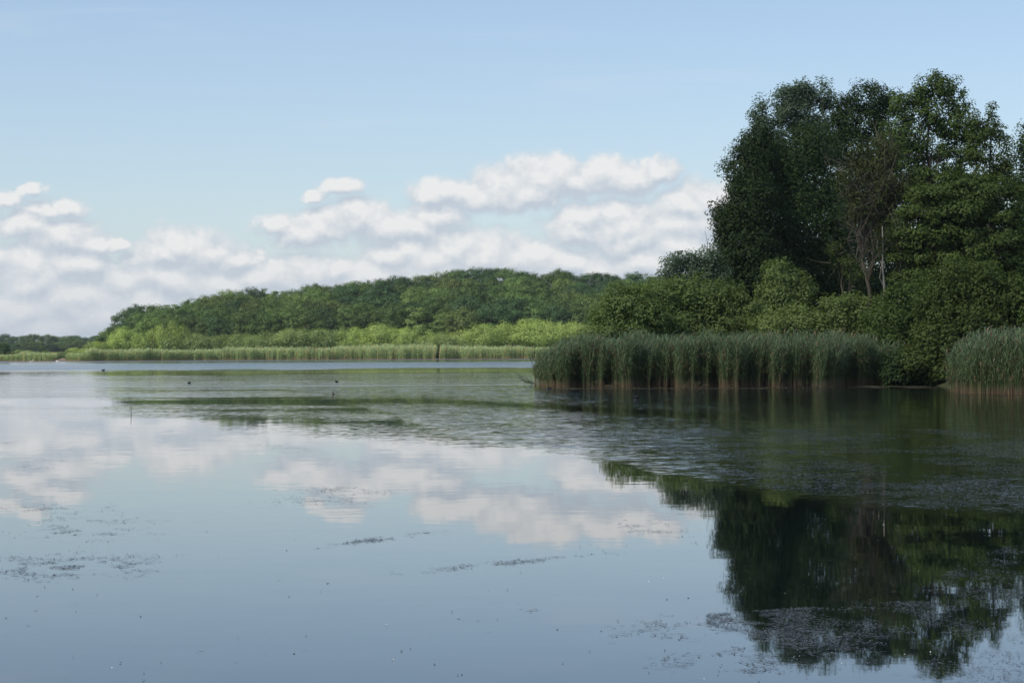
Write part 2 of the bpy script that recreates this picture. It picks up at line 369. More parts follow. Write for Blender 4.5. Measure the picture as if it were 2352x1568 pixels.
# ---------------------------------------------------------- leaf builders ---
def unit(n, rs):
    v = rs.normal(size=(n, 3)); return v/np.linalg.norm(v, axis=1, keepdims=True)
def leaves(P, Nm, size, rs, aspect=0.55, fold=0.15):
    """one rhombic, slightly folded leaf spray per point"""
    n = len(P); t = unit(n, rs); t = t - (t*Nm).sum(1, keepdims=True)*Nm; t /= np.linalg.norm(t, axis=1, keepdims=True) + 1e-9
    b = np.cross(Nm, t); s = (size*0.84*(0.6 + 0.8*rs.rand(n)))[:, None]
    a = P - t*s*0.5; c = P + t*s*0.5; u = P + b*s*aspect*0.5 + Nm*s*fold; w = P - b*s*aspect*0.5 + Nm*s*fold
    V = np.stack([a, u, c, w], 1).reshape(-1, 3); Fq = np.arange(n*4).reshape(n, 4)
    return V, Fq
def crown(blobs, n, size, rs, clump=0.9, nclump=None, flat=0.8, inner=0.55, soft=False):
    """blobs: rows of centre xyz, radii xyz. Leaf sprays gather in clumps near the shell of each blob"""
    B = np.asarray(blobs, float); wgt = B[:, 3]*B[:, 5] + B[:, 3]*B[:, 4]; wgt /= wgt.sum()
    nclump = nclump or max(20, int(n/60))
    k = rs.choice(len(B), nclump, p=wgt); d = unit(nclump, rs); d[:, 2] = d[:, 2]*0.9 + 0.12
    rad = inner + (1.04 - inner)*rs.rand(nclump)**0.5
    # drop clumps buried deep in other blobs
    C = B[k, :3] + d*B[k, 3:]*rad[:, None]
    depth = np.ones(nclump)*9
    for b in B:
        q = np.linalg.norm((C - b[:3])/b[3:], axis=1); depth = np.minimum(depth, q)
    keep = depth > inner*0.85
    C = C[keep]; dd = d[keep]; m = len(C)
    cs = clump*(0.55 + 0.8*rs.rand(m))
    i = rs.randint(0, m, n); w = cs[i]**2; 
    i = rs.choice(m, n, p=cs**2/np.sum(cs**2))
    e = unit(n, rs); rr = rs.rand(n)**0.45
    P = C[i] + e*rr[:, None]*cs[i][:, None]*np.array([1, 1, flat])
    Nm = e*0.5 + dd[i]*0.45 + np.array([0, 0, 0.55]) + rs.normal(size=(n, 3))*0.35
    if soft: Nm = e*0.9 + dd[i]*0.5 + np.array([0, 0, 0.2]) + rs.normal(size=(n, 3))*0.22
    Nm /= np.linalg.norm(Nm, axis=1, keepdims=True)
    V, Fq = leaves(P, Nm, size, rs)
    return V, Fq, C
def tubes(paths, sides=6):
    V = []; Fc = []
    for pts, rad in paths:
        pts = np.asarray(pts, float); n = len(pts); b0 = len(V)
        for i in range(n):
            t = pts[min(i+1, n-1)] - pts[max(i-1, 0)]; t /= np.linalg.norm(t) + 1e-9
            u = np.cross(t, (0.31, 0.95, 0.02)); u /= np.linalg.norm(u) + 1e-9; v = np.cross(t, u)
            for k in range(sides):
                a = 2*math.pi*k/sides; V.append(pts[i] + (u*math.cos(a) + v*math.sin(a))*rad[i])
        for i in range(n-1):
            for k in range(sides):
                k2 = (k+1) % sides; Fc.append((b0+i*sides+k, b0+i*sides+k2, b0+(i+1)*sides+k2, b0+(i+1)*sides+k))
        Fc.append(tuple(b0+(n-1)*sides+k for k in range(sides)))
    return np.array(V), Fc
def bent(a, b, rs, n=6, wob=0.06):
    a = np.asarray(a, float); b = np.asarray(b, float); L = np.linalg.norm(b-a)
    t = np.linspace(0, 1, n)[:, None]; p = a + (b-a)*t
    p[1:-1] += rs.normal(size=(n-2, 3))*L*wob*np.array([1, 1, 0.4]); return p
def limbs(base, top, r0, targets, rs, sides=6):
    """trunk from base to top, limbs reaching up and out to target points"""
    tr = bent(base, top, rs, 8, 0.012); rr = np.linspace(r0, r0*0.22, 8)
    tp = [(tr, rr)]; br = []
    for T in targets:
        h = (T[2]-base[2])/(top[2]-base[2]); s = np.clip(h - 0.22 - 0.12*rs.rand(), 0.12, 0.92)
        a = np.array([np.interp(s, np.linspace(0, 1, 8), tr[:, k]) for k in range(3)])
        r = r0*(1-0.78*s)*0.45
        br.append((bent(a, T, rs, 5, 0.07), np.linspace(r, r*0.18, 5)))
    return tp, br

# near trees: crowns given as picture ellipses (px, py, rx, ry) at a distance
def near_tree(name, label, cat, group, d0, ell, n, size, leafm, barkm, base_px, r0=0.25, clump=1.0, flat=0.8, seed=1,
              nl=10, inner=0.55, dz=1.0, gz=0.8, trunk_top=None, stem=True, nclump=None, trunkless=False, twigs=0):
    rs = np.random.RandomState(seed); d = d0*K
    k = d/F; B = []
    for e in ell:
        px, py, rx, ry = e[:4]; off = e[4] if len(e) > 4 else 0
        c = wp(px, py, d + off); B.append((*c, rx*k, rx*k*dz, ry*k))
    base = np.array(((base_px-1176)/F*d, d, gz))
    root = empty(name, base); tag(root, label, cat, group)
    V, Fq, C = crown(B, n, size, rs, clump, nclump, flat, inner=inner)
    obj("crown", mesh(name+"_crown", V - base, Fq, leafm), root)
    topz = max(b[2] for b in B); cx = np.mean([b[0] for b in B])
    top = np.array([cx*0.6+base[0]*0.4, d, base[2] + (topz-base[2])*0.9]) if trunk_top is None else wp(*trunk_top, d)
    T = C[rs.choice(len(C), min(nl, len(C)), replace=False)]
    tp, br = limbs(base - np.array([0, 0, 0.5]), top, r0, T, rs)
    V, Fc = tubes(tp, 8); obj("trunk", mesh(name+"_trunk", V - base, Fc, barkm, smooth=True), root)
    if twigs:
        for q in range(twigs):
            a = br[rs.randint(nl)][0][rs.randint(2, 5)]; b = a + unit(1, rs)[0]*np.array([1, 1, 0.8])*rs.uniform(0.8, 2.4) + np.array([0, 0, 0.9])
            br.append((bent(a, b, rs, 4, 0.08), np.linspace(0.035, 0.008, 4)))
    V, Fc = tubes(br, 5); obj("branches", mesh(name+"_branches", V - base, Fc, barkm), root)
    return root
G1 = 'tall trees standing in the grove on the right bank'
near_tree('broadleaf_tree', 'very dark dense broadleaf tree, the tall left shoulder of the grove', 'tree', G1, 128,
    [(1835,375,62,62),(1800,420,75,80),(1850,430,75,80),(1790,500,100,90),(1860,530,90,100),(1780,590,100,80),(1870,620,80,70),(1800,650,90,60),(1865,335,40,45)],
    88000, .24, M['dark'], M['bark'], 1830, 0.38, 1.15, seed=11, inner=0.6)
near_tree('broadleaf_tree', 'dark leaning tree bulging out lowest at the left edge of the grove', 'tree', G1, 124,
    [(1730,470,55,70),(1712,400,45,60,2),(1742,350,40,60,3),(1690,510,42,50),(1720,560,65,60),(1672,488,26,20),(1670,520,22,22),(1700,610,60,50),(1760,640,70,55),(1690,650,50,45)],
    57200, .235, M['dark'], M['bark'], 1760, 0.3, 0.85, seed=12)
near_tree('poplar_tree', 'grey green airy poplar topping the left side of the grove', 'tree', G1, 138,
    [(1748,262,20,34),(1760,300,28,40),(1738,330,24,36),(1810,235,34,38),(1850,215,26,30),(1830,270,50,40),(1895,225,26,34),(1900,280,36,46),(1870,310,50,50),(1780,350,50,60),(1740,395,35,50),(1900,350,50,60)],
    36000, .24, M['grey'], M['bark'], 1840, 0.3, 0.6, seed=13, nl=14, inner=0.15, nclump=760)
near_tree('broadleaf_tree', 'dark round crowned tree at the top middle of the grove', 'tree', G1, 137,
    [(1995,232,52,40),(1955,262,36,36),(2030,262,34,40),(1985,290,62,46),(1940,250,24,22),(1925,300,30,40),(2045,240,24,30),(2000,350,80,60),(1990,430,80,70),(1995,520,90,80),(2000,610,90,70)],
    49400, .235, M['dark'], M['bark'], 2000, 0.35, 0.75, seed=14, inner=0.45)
near_tree('ash_tree', 'tallest tree of the grove with a loose bright green domed crown', 'tree', G1, 132,
    [(2150,200,40,32),(2110,225,30,28),(2190,215,34,34),(2205,250,24,34),(2085,260,30,30),(2068,235,24,30),(2062,300,34,44),(2075,345,36,44),(2215,300,30,36),(2140,265,50,40),(2190,300,40,40),(2100,320,45,45),(2160,350,50,45),(2210,365,40,40),(2090,390,45,45),(2150,420,60,50)],
    24000, .26, M['mid'], M['bark'], 2140, 0.33, 0.55, seed=15, nl=18, inner=0.15, nclump=560)
near_tree('ash_tree', 'thin pointed airy tree standing on the right of the tallest one', 'tree', G1, 130,
    [(2280,262,12,24),(2276,300,24,28),(2245,315,24,24),(2243,282,18,26),(2235,350,26,34),(2308,325,24,34),(2255,360,34,34),(2310,380,28,36),(2270,410,40,36),(2325,430,24,30)],
    9500, .25, M['mid'], M['bark'], 2285, 0.22, 0.5, seed=16, nl=16, inner=0.1, nclump=300)
near_tree('broadleaf_tree', 'dark tree cut off by the right picture edge above the broad maple', 'tree', G1, 126,
    [(2372,315,26,34),(2400,360,60,60),(2385,440,60,60),(2370,520,60,70),(2400,600,80,90),(2352,600,50,60)],
    33800, .235, M['dark'], M['bark'], 2400, 0.35, 0.8, seed=17)
near_tree('maple_tree', 'broad maple with tiers of fresh green leaves, right of the pale trunks', 'tree', G1, 116,
    [(2200,425,55,30),(2150,455,70,28),(2270,440,70,34),(2230,470,70,24),(2160,518,70,22),(2120,565,60,22),(2230,585,70,26),(2310,545,50,30),(2120,490,60,18),(2210,490,80,22),(2300,500,60,24),(2110,540,60,18),(2190,545,80,20),(2280,560,80,24),(2090,590,50,17),(2160,600,80,20),(2250,615,90,24),(2320,600,50,30),(2110,635,60,18),(2200,650,90,24),(2330,660,70,40)],
    60000, .27, M['maple'], M['bark'], 2210, 0.35, 0.6, flat=0.6, seed=18, inner=0.2, nclump=1000, nl=16)
near_tree('dying_tree', 'half dead tree with bare brown branches above two pale trunks', 'tree', G1, 118,
    [(1990,370,45,40),(2040,360,45,45),(1960,420,40,40),(2030,430,60,45),(2080,440,35,40),(1985,480,55,45),(2060,500,45,40)],
    12000, .20, M['brown'], M['bark'], 1998, 0.20, 0.8, seed=19, nl=55, inner=0.1, twigs=260, trunk_top=(1975, 400), nclump=260)
for px0, px1, pyt, r, sd, lb in ((2032, 2028, 520, 0.16, 21, 'slim pale trunked birch rising beside the half dead tree, right of its trunk'),
                         (1958, 1930, 560, 0.09, 22, 'thin leaning bare sapling left of the pale trunks'),
                         (2068, 2064, 500, 0.08, 23, 'thin straight sapling just right of the pale trunked birch'),
                         (1968, 1950, 590, 0.06, 24, 'thinnest leaning sapling in the dark gap left of the pale trunks')):
    near_tree('slender_tree', lb, 'tree', 'slender stems in the dark gap of the grove', 115.5, [(px1, pyt+18, 22, 16), (px1+12, pyt+45, 24, 16)], 500, .2, M['brown'] if sd < 22 else M['maple'],
              M['bark_pale'] if sd in (21,) else M['twig'], px0, r, 0.5, seed=sd, nl=4 if sd > 21 else 2, trunk_top=(px1, pyt), twigs=8 if sd > 21 else 0)
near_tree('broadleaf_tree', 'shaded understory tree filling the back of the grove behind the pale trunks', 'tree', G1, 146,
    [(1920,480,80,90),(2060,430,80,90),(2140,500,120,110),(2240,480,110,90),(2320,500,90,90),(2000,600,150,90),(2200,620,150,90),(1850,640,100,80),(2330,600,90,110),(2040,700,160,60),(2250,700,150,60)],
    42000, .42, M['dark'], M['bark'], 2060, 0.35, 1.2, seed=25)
near_tree('broadleaf_tree', 'dense dark tree behind the left bushes at the foot of the grove', 'tree', G1, 134,
    [(1720,640,80,60),(1640,640,60,45),(1800,700,120,60),(1930,700,120,60),(2060,700,120,60)],
    18000, .32, M['dark'], M['bark'], 1750, 0.3, 1.0, seed=26)
near_tree('broadleaf_tree', 'dark tree of the grove standing wholly beyond the right picture edge', 'tree', G1, 124,
    [(2520,380,90,90),(2560,520,130,120),(2700,560,130,160),(2480,640,100,80)], 16000, .4, M['dark'], M['bark'], 2560, 0.35, 1.2, seed=27)

G2 = 'bushes along the right bank behind the reeds'
def near_bush(label, d, ell, n, size, mat, base, seed, clump=0.6, inner=0.5, flat=0.8, gz=0.4, name='willow_bush', **kw):
    return near_tree(name, label, 'bush', G2, d, ell, n, size, mat, M['twig'], base, 0.1, clump, flat, seed, 12, inner, gz=gz, **kw)
near_bush('grey green willow bush at the left tip of the near bank, lowest of the row', 108,
    [(1400,745,42,42),(1440,695,50,44),(1480,740,60,55),(1375,780,40,36),(1430,790,60,40)], 15000, .22, M['willow'], 1440, 31)
near_bush('large rounded willow bush left of the grove above the reeds', 110,
    [(1505,685,56,44),(1560,700,56,44),(1600,675,60,40),(1560,770,90,60),(1510,760,60,50)], 20000, .22, M['willow'], 1550, 32)
near_bush('willow bush at the foot of the dark leaning tree', 110,
    [(1660,690,58,42),(1710,715,52,42),(1650,760,80,60),(1730,770,60,50)], 17000, .22, M['willow'], 1670, 33)
near_bush('small loose shrub poking out against the clouds left of the grove', 118,
    [(1560,606,36,30),(1535,632,22,22),(1590,610,30,28),(1630,595,36,24),(1600,640,46,34),(1640,635,36,36)], 7500, .22, M['grey'], 1590, 34, clump=0.45, inner=0.15, nclump=300, twigs=14)
near_bush('pale rounded alder bush standing alone in front of the dark grove', 112,
    [(1800,635,42,34),(1770,660,30,30),(1840,665,34,34),(1800,690,60,40),(1790,640,26,30)], 11000, .23, M['willow'], 1800, 35, name='alder_bush', inner=0.3)
near_bush('low bush between the pale alder bush and the reeds', 107,
    [(1790,755,70,45),(1850,745,60,45),(1760,800,60,40),(1880,800,70,45)], 15000, .22, M['willow'], 1820, 36)
near_bush('low bush under the gap with the pale trunks', 107,
    [(1940,725,60,48),(1990,715,50,44),(1920,780,70,50),(2000,790,70,50)], 15000, .22, M['willow'], 1960, 37)
near_bush('leafy bush sloping up to the right of the pale trunks', 104,
    [(2070,700,55,42),(2110,680,45,42),(2050,760,70,60),(2120,760,70,60),(2090,820,70,50)], 19000, .22, M['mid'], 2085, 38)
near_bush('largest domed bush by the right edge, hanging over the water', 98,
    [(2215,650,75,50),(2270,680,70,55),(2170,700,60,50),(2320,690,50,60),(2230,740,90,60),(2310,770,70,70),(2180,790,80,60),(2130,830,55,42),(2200,850,80,30)],
    46000, .22, M['mid'], 2220, 39, clump=0.65)
near_bush('low dark shrub added under the overhanging domed bush to hide sky reflected there', 99,
    [(2075,845,50,38),(2120,860,50,26),(2165,862,46,26),(2050,868,30,18),(2105,872,50,12),(2150,874,50,12)], 14000, .22, M['dark'], 2110, 43, clump=0.5, gz=0.1)  # added filler, blocks the bright sky mirrored beneath the overhanging bush
near_bush('dark shrub added behind the dark gap between the two reed beds against sky reflections', 106,
    [(2060,830,60,40),(2130,835,70,45),(2200,840,60,45),(2090,865,70,18),(2170,865,70,18)], 12000, .24, M['dark'], 2130, 44, clump=0.6, gz=0.3)  # second added filler, keeps reflected sky out of the gap
near_bush('bush beyond the right picture edge behind the right reeds', 97,
    [(2400,700,60,70),(2460,760,90,90),(2380,800,60,60)], 12000, .26, M['mid'], 2420, 40)

# ---------------------------------------------------------------- reeds -----
def reeds(name, label, group, xy, h, seed, mat, nleaf=7, sw=0.016, lw=0.050, ll=0.62, plume=0.06, lean=0.13, hvar=0.19):
    rs = np.random.RandomState(seed); n = len(xy); z0 = -0.05
    H = h*(1 + hvar*rs.normal(size=n)).clip(0.6, 1.25) if np.isscalar(h) else h*(1 + hvar*rs.normal(size=n)).clip(0.6, 1.25)
    base = np.concatenate([xy, np.full((n, 1), z0)], 1)
    la = rs.rand(n)*2*math.pi; lm = np.abs(rs.normal(size=n))*lean
    tipo = np.stack([np.cos(la)*lm*H + 0.05*H, np.sin(la)*lm*H, H], 1)
    def along(t): # quadratic bend
        return base + tipo*np.stack([t**1.8, t**1.8, t], -1)
    Vs = []; Fs = []; Ks = []; off = 0
    def ribbon(pts, wid, side, k):
        nonlocal off
        # pts list of (n,3), wid list, side (n,3)
        m = len(pts); nn = len(pts[0]); A = []
        for p, w in zip(pts, wid): A += [p - side*w*0.5, p + side*w*0.5]
        V = np.stack(A, 1).reshape(-1, 3); idx = np.arange(nn)[:, None]*(2*m) + off
        for i in range(m-1): Fs.append(np.concatenate([idx+2*i, idx+2*i+1, idx+2*i+3, idx+2*i+2], 1))
        Vs.append(V); Ks.append(np.full(len(V), k)); off += len(V)
    sa = rs.rand(n)*math.pi; side = np.stack([np.cos(sa), np.sin(sa)*0.5, np.zeros(n)], 1)
    ts = [0, 0.35, 0.7, 1.0]
    ribbon([along(np.full(n, t)) for t in ts], [sw*1.3, sw*1.2, sw, sw*0.5], side, 0)
    for q in range(nleaf):
        t = np.clip(0.22 + 0.76*(q + rs.rand(n))/nleaf, 0, 1); p = along(t)
        a = rs.rand(n)*2*math.pi + q*2.4; L = ll*(0.6 + 0.7*rs.rand(n))*(1 - 0.25*t)
        o = np.stack([np.cos(a), np.sin(a), np.zeros(n)], 1)*0.75 + np.array([0.28, 0, 0]); up = np.array([0, 0, 1.0])
        rise = (0.75 + 0.4*rs.rand(n))[:, None]
        p1 = p + (o*0.35 + up*0.45*rise)*L[:, None]; p2 = p + (o*0.75 + up*0.60*rise)*L[:, None]; p3 = p + (o*1.15 + up*(0.42*rise - 0.1))*L[:, None]
        s2 = np.cross(o, up); s2 = s2/np.linalg.norm(s2, axis=1, keepdims=True)*0.8 + side*0.3
        ribbon([p, p1, p2, p3], [lw*0.6, lw, lw*0.7, lw*0.08], s2, 0)
    m = rs.rand(n) < plume
    if m.any():
        top = along(np.ones(n))[m]; nn = m.sum(); sd = side[m]
        d = np.stack([0.35+0.2*rs.rand(nn), 0.2*rs.normal(size=nn), 0.8*np.ones(nn)], 1)
        ribbon([top - np.array([0, 0, 0.02]), top + d*0.10, top + d*0.24, top + d*0.33], [0.01, 0.045, 0.035, 0.004], sd, 1)
    V = np.concatenate(Vs); Fq = np.concatenate(Fs); K = np.concatenate(Ks)
    c = np.array([xy[:, 0].mean(), xy[:, 1].min(), 0])
    o = obj(name, mesh(name, V - c, Fq, mat, {'kind_of_blade': K}), loc=c); tag(o, label, 'reeds', group, 'stuff'); return o
def reed_strip(px0, px1, dfun, depth, n, rs, dens=None):
    px = px0 + (px1-px0)*rs.rand(n); u = rs.rand(n)**1.5*depth; d = dfun(px) + u
    X = (px-1176)/F*dfun(px); xy = np.stack([X, d], 1)
    cl = fbm(xy[:, 0]*0.9, xy[:, 1]*0.9, 3); keep = rs.rand(n) < np.clip((cl - 0.22)*3.0, 0.25, 1)
    return xy[keep]
rs = np.random.RandomState(50)
nd = lambda px: F*CAM/(np.interp(px, [1225, 1265, 1500, 1900, 1950, 2070, 2100], [885, 889, 889, 889, 885, 882, 882]) - hor(px)) + (fbm(px*0.05, px*0+2, 3)-0.5)*3.4 + 0.6
G3 = 'reed beds in front of the near bank'
xy = reed_strip(1228, 1535, nd, 5.5, 4600, rs)
hh = 2.36 + 0.95*(fbm(xy[:, 0]*0.9, xy[:, 1]*0.6, 3)-0.5) + np.interp(xy[:, 0], [1.3, 2.2, 4], [-0.9, -0.35, 0]); xy_keep = rs.rand(len(xy)) < np.interp(xy[:, 0], [1.3, 2.4], [0.15, 1]); xy, hh = xy[xy_keep], hh[xy_keep]
reeds('reed_bed', 'left end of the near reed belt, tallest dark stems before the small gap', G3, xy, hh, 51, M['reed'])
xy = reed_strip(1540, 2065, nd, 5.5, 7600, rs)
hh = 2.36 + 0.95*(fbm(xy[:, 0]*0.9, xy[:, 1]*0.6, 3)-0.5) + np.interp(xy[:, 0], [19, 22.5], [0, -0.3])
reeds('reed_bed', 'long right part of the near reed belt with tan stalks at the waterline', G3, xy, hh, 52, M['reed'])
nd2 = lambda px: F*CAM/(np.interp(px, [2180, 2200, 2352, 2600], [900, 903, 906, 908]) - hor(px)) + np.interp(px, [2180, 2200, 2230], [2.0, 0.6, 0])
xy = reed_strip(2228, 2680, nd2, 6, 5200, rs)
hh = 2.5 + 1.0*(fbm(xy[:, 0]*0.9, xy[:, 1]*0.6, 3)-0.5) + np.interp(xy[:, 0], [21.6, 23.0], [-0.7, 0])
reeds('reed_bed', 'separate reed clump at the right picture edge with arching leaves', G3, xy, hh, 53, M['reed'], nleaf=8, lw=0.052, ll=0.70)
# far beds
G4 = 'reed beds in front of the far bank'
fd = lambda px: F*CAM/(np.interp(px, [-200, 180, 500, 1240, 1500], [829.5, 829.0, 826.5, 822.8, 822]) - hor(px)) + (fbm(px*0.02, px*0+7, 3)-0.5)*5
def far_reeds(px0, px1, h, label, seed, n=None):
    rs = np.random.RandomState(seed); n = n or int((px1-px0)*11)
    xy = reed_strip(px0, px1, fd, 7, n, rs)
    reeds('reed_bed', label, G4, xy, h*(0.62+0.75*fbm(xy[:, 0]*0.10, xy[:, 1]*0.2, 4)), seed, M['reed_far'], nleaf=3, sw=0.05, lw=0.13, ll=0.75, plume=0.3, lean=0.05, hvar=0.07)
far_reeds(190, 505, 2.3, 'leftmost far reed bed, ending at the dark notch in the shore', 61)
far_reeds(509, 755, 2.65, 'second far reed bed, right of the dark notch in the shore', 62)
far_reeds(758, 1000, 2.9, 'third far reed bed, pale topped and left of the small landing gap', 63)
far_reeds(1008, 1440, 2.8, 'rightmost far reed bed, running behind the near reeds', 64)
far_reeds(42, 120, 2.0, 'short reed bed near the left edge below the small bushes', 65)
far_reeds(150, 188, 1.7, 'small low reed tuft right of the bare mud patch', 66)
far_reeds(-260, 40, 1.5, 'reed bed running out of the picture on the left', 67)

# ------------------------------------------------------------- far plants ---
def proto_crown(seed, w, h, n, size, style):
    rs = np.random.RandomState(seed)
    B = []
    if style == 'round':
        B.append((0, 0, h*0.60, w*0.40, w*0.40, h*0.36))
        B.append((0, 0, h*0.30, w*0.36, w*0.36, h*0.26))
        for i in range(11):
            a = rs.rand()*2*math.pi; z = h*rs.uniform(0.30, 0.86); r = w*rs.uniform(0.16, 0.26); q = w*0.30*(1 - 0.5*max(0, (z/h-0.6)/0.4))
            B.append((math.cos(a)*q, math.sin(a)*q, z, r, r, r*0.85))
    elif style == 'tall':
        for i in range(9):
            t = i/8; z = h*(0.25 + 0.68*t); r = w*(0.40 - 0.12*t)*rs.uniform(0.85, 1.15); B.append((rs.normal()*w*0.06, rs.normal()*w*0.06, z, r, r, h*0.12))
    elif style == 'tier':
        for i in range(14):
            a = rs.rand()*2*math.pi; z = h*rs.uniform(0.2, 0.92); q = w*0.28*rs.rand()*(1.2 - z/h); r = w*rs.uniform(0.2, 0.3)*(1.15 - 0.5*z/h); B.append((math.cos(a)*q, math.sin(a)*q, z, r, r, h*0.055))
        B.append((0, 0, h*0.5, w*0.3, w*0.3, h*0.38))
    elif style == 'dome':
        B.append((0, 0, h*0.45, w*0.42, w*0.42, h*0.45))
        for i in range(7):
            a = rs.rand()*2*math.pi; r = w*rs.uniform(0.2, 0.3); B.append((math.cos(a)*w*0.27, math.sin(a)*w*0.27, h*rs.uniform(0.3, 0.62), r, r, r*0.8*h/w*1.2))
    V, Fq, C = crown(B, n, size, rs, w*(0.115 if style != 'dome' else 0.12), int(n/(52 if style != 'tier' else 50)), 0.85 if style != 'tier' else 0.5, inner=0.78, soft=True)
    V[:, 2] = np.maximum(V[:, 2], 0.02*h)
    tp, br = limbs(np.array([0, 0, -1.0]), np.array([0, 0, h*0.8]), w*0.028, C[rs.choice(len(C), 5, replace=False)], rs)
    Vt, Ft = tubes(tp + br, 5)
    return V, Fq, Vt, Ft
PR = {}
def proto(key, *a):
    PR[key] = proto_crown(*a)
for i in range(5): proto(('round', i), 100+i, 10.5, 14, 14000, .42, 'round')
for i in range(2): proto(('tall', i), 110+i, 7.5, 15, 9000, .36, 'tall')
for i in range(2): proto(('tier', i), 120+i, 10, 13, 9000, .40, 'tier')
for i in range(4): proto(('dome', i), 130+i, 9, 6, 9000, .28, 'dome')
MC = {}
def pmesh(key, mat):
    if (key, mat) not in MC:
        V, Fq, Vt, Ft = PR[key]; MC[(key, mat)] = (mesh("crown_"+key[0], V, Fq, M[mat]), mesh("trunk_"+key[0], Vt, Ft, M['bark']))
    return MC[(key, mat)]
def plant(name, label, cat, group, key, mat, loc, sx, sz, rz):
    a, b = pmesh(key, mat); root = empty(name, loc, rz); tag(root, label, cat, group); root.scale = (sx, sx, sz)
    obj("crown", a, root); obj("trunk", b, root); return root
ORD = ('first second third fourth fifth sixth seventh eighth ninth tenth eleventh twelfth thirteenth fourteenth fifteenth sixteenth seventeenth eighteenth nineteenth twentieth '
       'twenty-first twenty-second twenty-third twenty-fourth twenty-fifth twenty-sixth twenty-seventh twenty-eighth twenty-ninth thirtieth thirty-first thirty-second thirty-third thirty-fourth thirty-fifth thirty-sixth thirty-seventh thirty-eighth thirty-ninth fortieth forty-first forty-second forty-third forty-fourth forty-fifth forty-sixth forty-seventh forty-eighth forty-ninth fiftieth fifty-first fifty-second fifty-third fifty-fourth fifty-fifth fifty-sixth fifty-seventh fifty-eighth fifty-ninth sixtieth').split()
ROWN = ['in the lowest row', 'in the second row up', 'in the third row up', 'in the fourth row up', 'in the fifth row up', 'along the skyline']
rs = np.random.RandomState(77)
CN = {'f_mid': 'mid green', 'f_dark': 'dark green', 'f_light': 'light green', 'f_brown': 'brownish green'}
SN = {'round': 'round crowned', 'tall': 'narrow upright', 'tier': 'layered'}
special = [(1150, 0, 'f_dark', 'round'), (1150, 1, 'f_dark', 'round'), (1030, 0, 'f_light', 'tier'), (985, 0, 'f_light', 'tier'), (1075, 0, 'f_brown', 'round'), (695, 1, 'f_light', 'tall'), (670, 0, 'f_light', 'tall'),
           (1340, 0, 'f_mid', 'tall'), (1230, 0, 'f_light', 'tier'), (745, 0, 'f_dark', 'round'), (525, 0, 'f_dark', 'round'), (800, 0, 'f_light', 'tall'),
           (1330, 5, 'f_dark', 'round'), (1380, 5, 'f_dark', 'round'), (1430, 5, 'f_dark', 'round'), (1480, 5, 'f_dark', 'round'), (1350, 4, 'f_dark', 'round'), (1410, 4, 'f_dark', 'round'), (1460, 4, 'f_dark', 'round'), (1390, 3, 'f_dark', 'round')]
for row in range(6):
    t = row/5; px = 252 + 14*t + (row % 2)*20; cnt = 0
    step = 52 if row < 5 else 32
    while px < 1720:
        pj = px + rs.uniform(-10, 10)
        mat = rs.choice(['f_mid', 'f_dark', 'f_light', 'f_brown'], p=[.50, .22, .18, .10]); sty = rs.choice(['round', 'tall', 'tier'], p=[.80, .09, .11])
        for s in special:
            if s[1] == row and abs(s[0]-pj) < 26: mat, sty = s[2], s[3]
        d = hill_d(t) + rs.uniform(-7, 7); top = hill_top(pj, t) + rs.uniform(-4, 8)
        tz = CAM + (hor(pj)-top)/F*d; X = (pj-1176)/F*d; gz = float(hill_ground(pj, t))
        H = max(5.0, tz - gz); key = (sty, rs.randint({'round': 5, 'tall': 2, 'tier': 2}[sty])); h0 = {'round': 14, 'tall': 15, 'tier': 13}[sty]
        sz = H/(h0*0.985); sx = np.clip(sz, 0.85, 1.1)*rs.uniform(1.05, 1.32)*(1.05 if row == 5 else 1)
        lb = f"{CN[mat]} {SN[sty]} tree, {ORD[cnt]} from left {ROWN[row]} of the hill"
        plant('forest_tree', lb, 'tree', 'trees of the wooded hill across the lake', key, mat, (X, d, gz), sx, sz, rs.rand()*6.28)
        cnt += 1; px += step*rs.uniform(0.85, 1.15)
# bushes on the far shore: px, top py, width px, material
FB = [(205, 812, 60, 'lime', 'low light green bush at the left foot of the wooded hill'), (240, 797, 60, 'lime', 'light green bush on the slope at the left end of the hill'),
      (262, 800, 50, 'olive', 'small olive bush below the left end of the hill'), (290, 768, 58, 'lime', 'bright lime bush, tallest at the left end of the hill'),
      (318, 790, 50, 'olive', 'dull green bush between the two bright lime bushes at the left'), (350, 778, 60, 'lime', 'lime bush left of the brightest one'),
      (388, 760, 66, 'lime', 'brightest lime dome near the left end of the far shore'), (425, 778, 76, 'olive', 'olive bush touching the brightest lime dome'),
      (470, 782, 80, 'olive', 'olive bush just left of the dark notch in the shore'), (562, 780, 80, 'olive', 'olive willow just right of the dark notch in the shore'),
      (610, 778, 80, 'olive', 'second olive willow right of the dark notch'), (660, 772, 86, 'olive', 'rounded olive willow above the second far reed bed'),
      (712, 768, 86, 'olive', 'highest olive willow above the second far reed bed'), (762, 770, 80, 'olive', 'olive willow where the second and third far reed beds meet'),
      (812, 772, 70, 'lime', 'light willow at the left of the middle group'), (856, 759, 96, 'lime', 'light rounded willow, highest of the middle group'),
      (905, 766, 80, 'lime', 'light willow right of the highest middle one'), (955, 768, 84, 'lime', 'light willow left of the layered light green tree'),
      (1005, 782, 84, 'olive', 'low olive bush above the landing gap'), (1050, 786, 70, 'olive', 'low olive bush below the layered light green tree'),
      (1090, 768, 90, 'lime', 'bright lime willow rising right of the landing gap'), (1142, 758, 100, 'lime', 'bright lime willow under the dark round tree'),
      (1195, 756, 96, 'lime', 'bright lime willow right of the dark round tree'), (1250, 751, 100, 'lime', 'highest bright lime willow above the rightmost far reed bed'),
      (1300, 752, 90, 'lime', 'last bright lime willow before the near bank'), (1360, 760, 90, 'olive', 'olive willow half hidden behind the near bushes')]
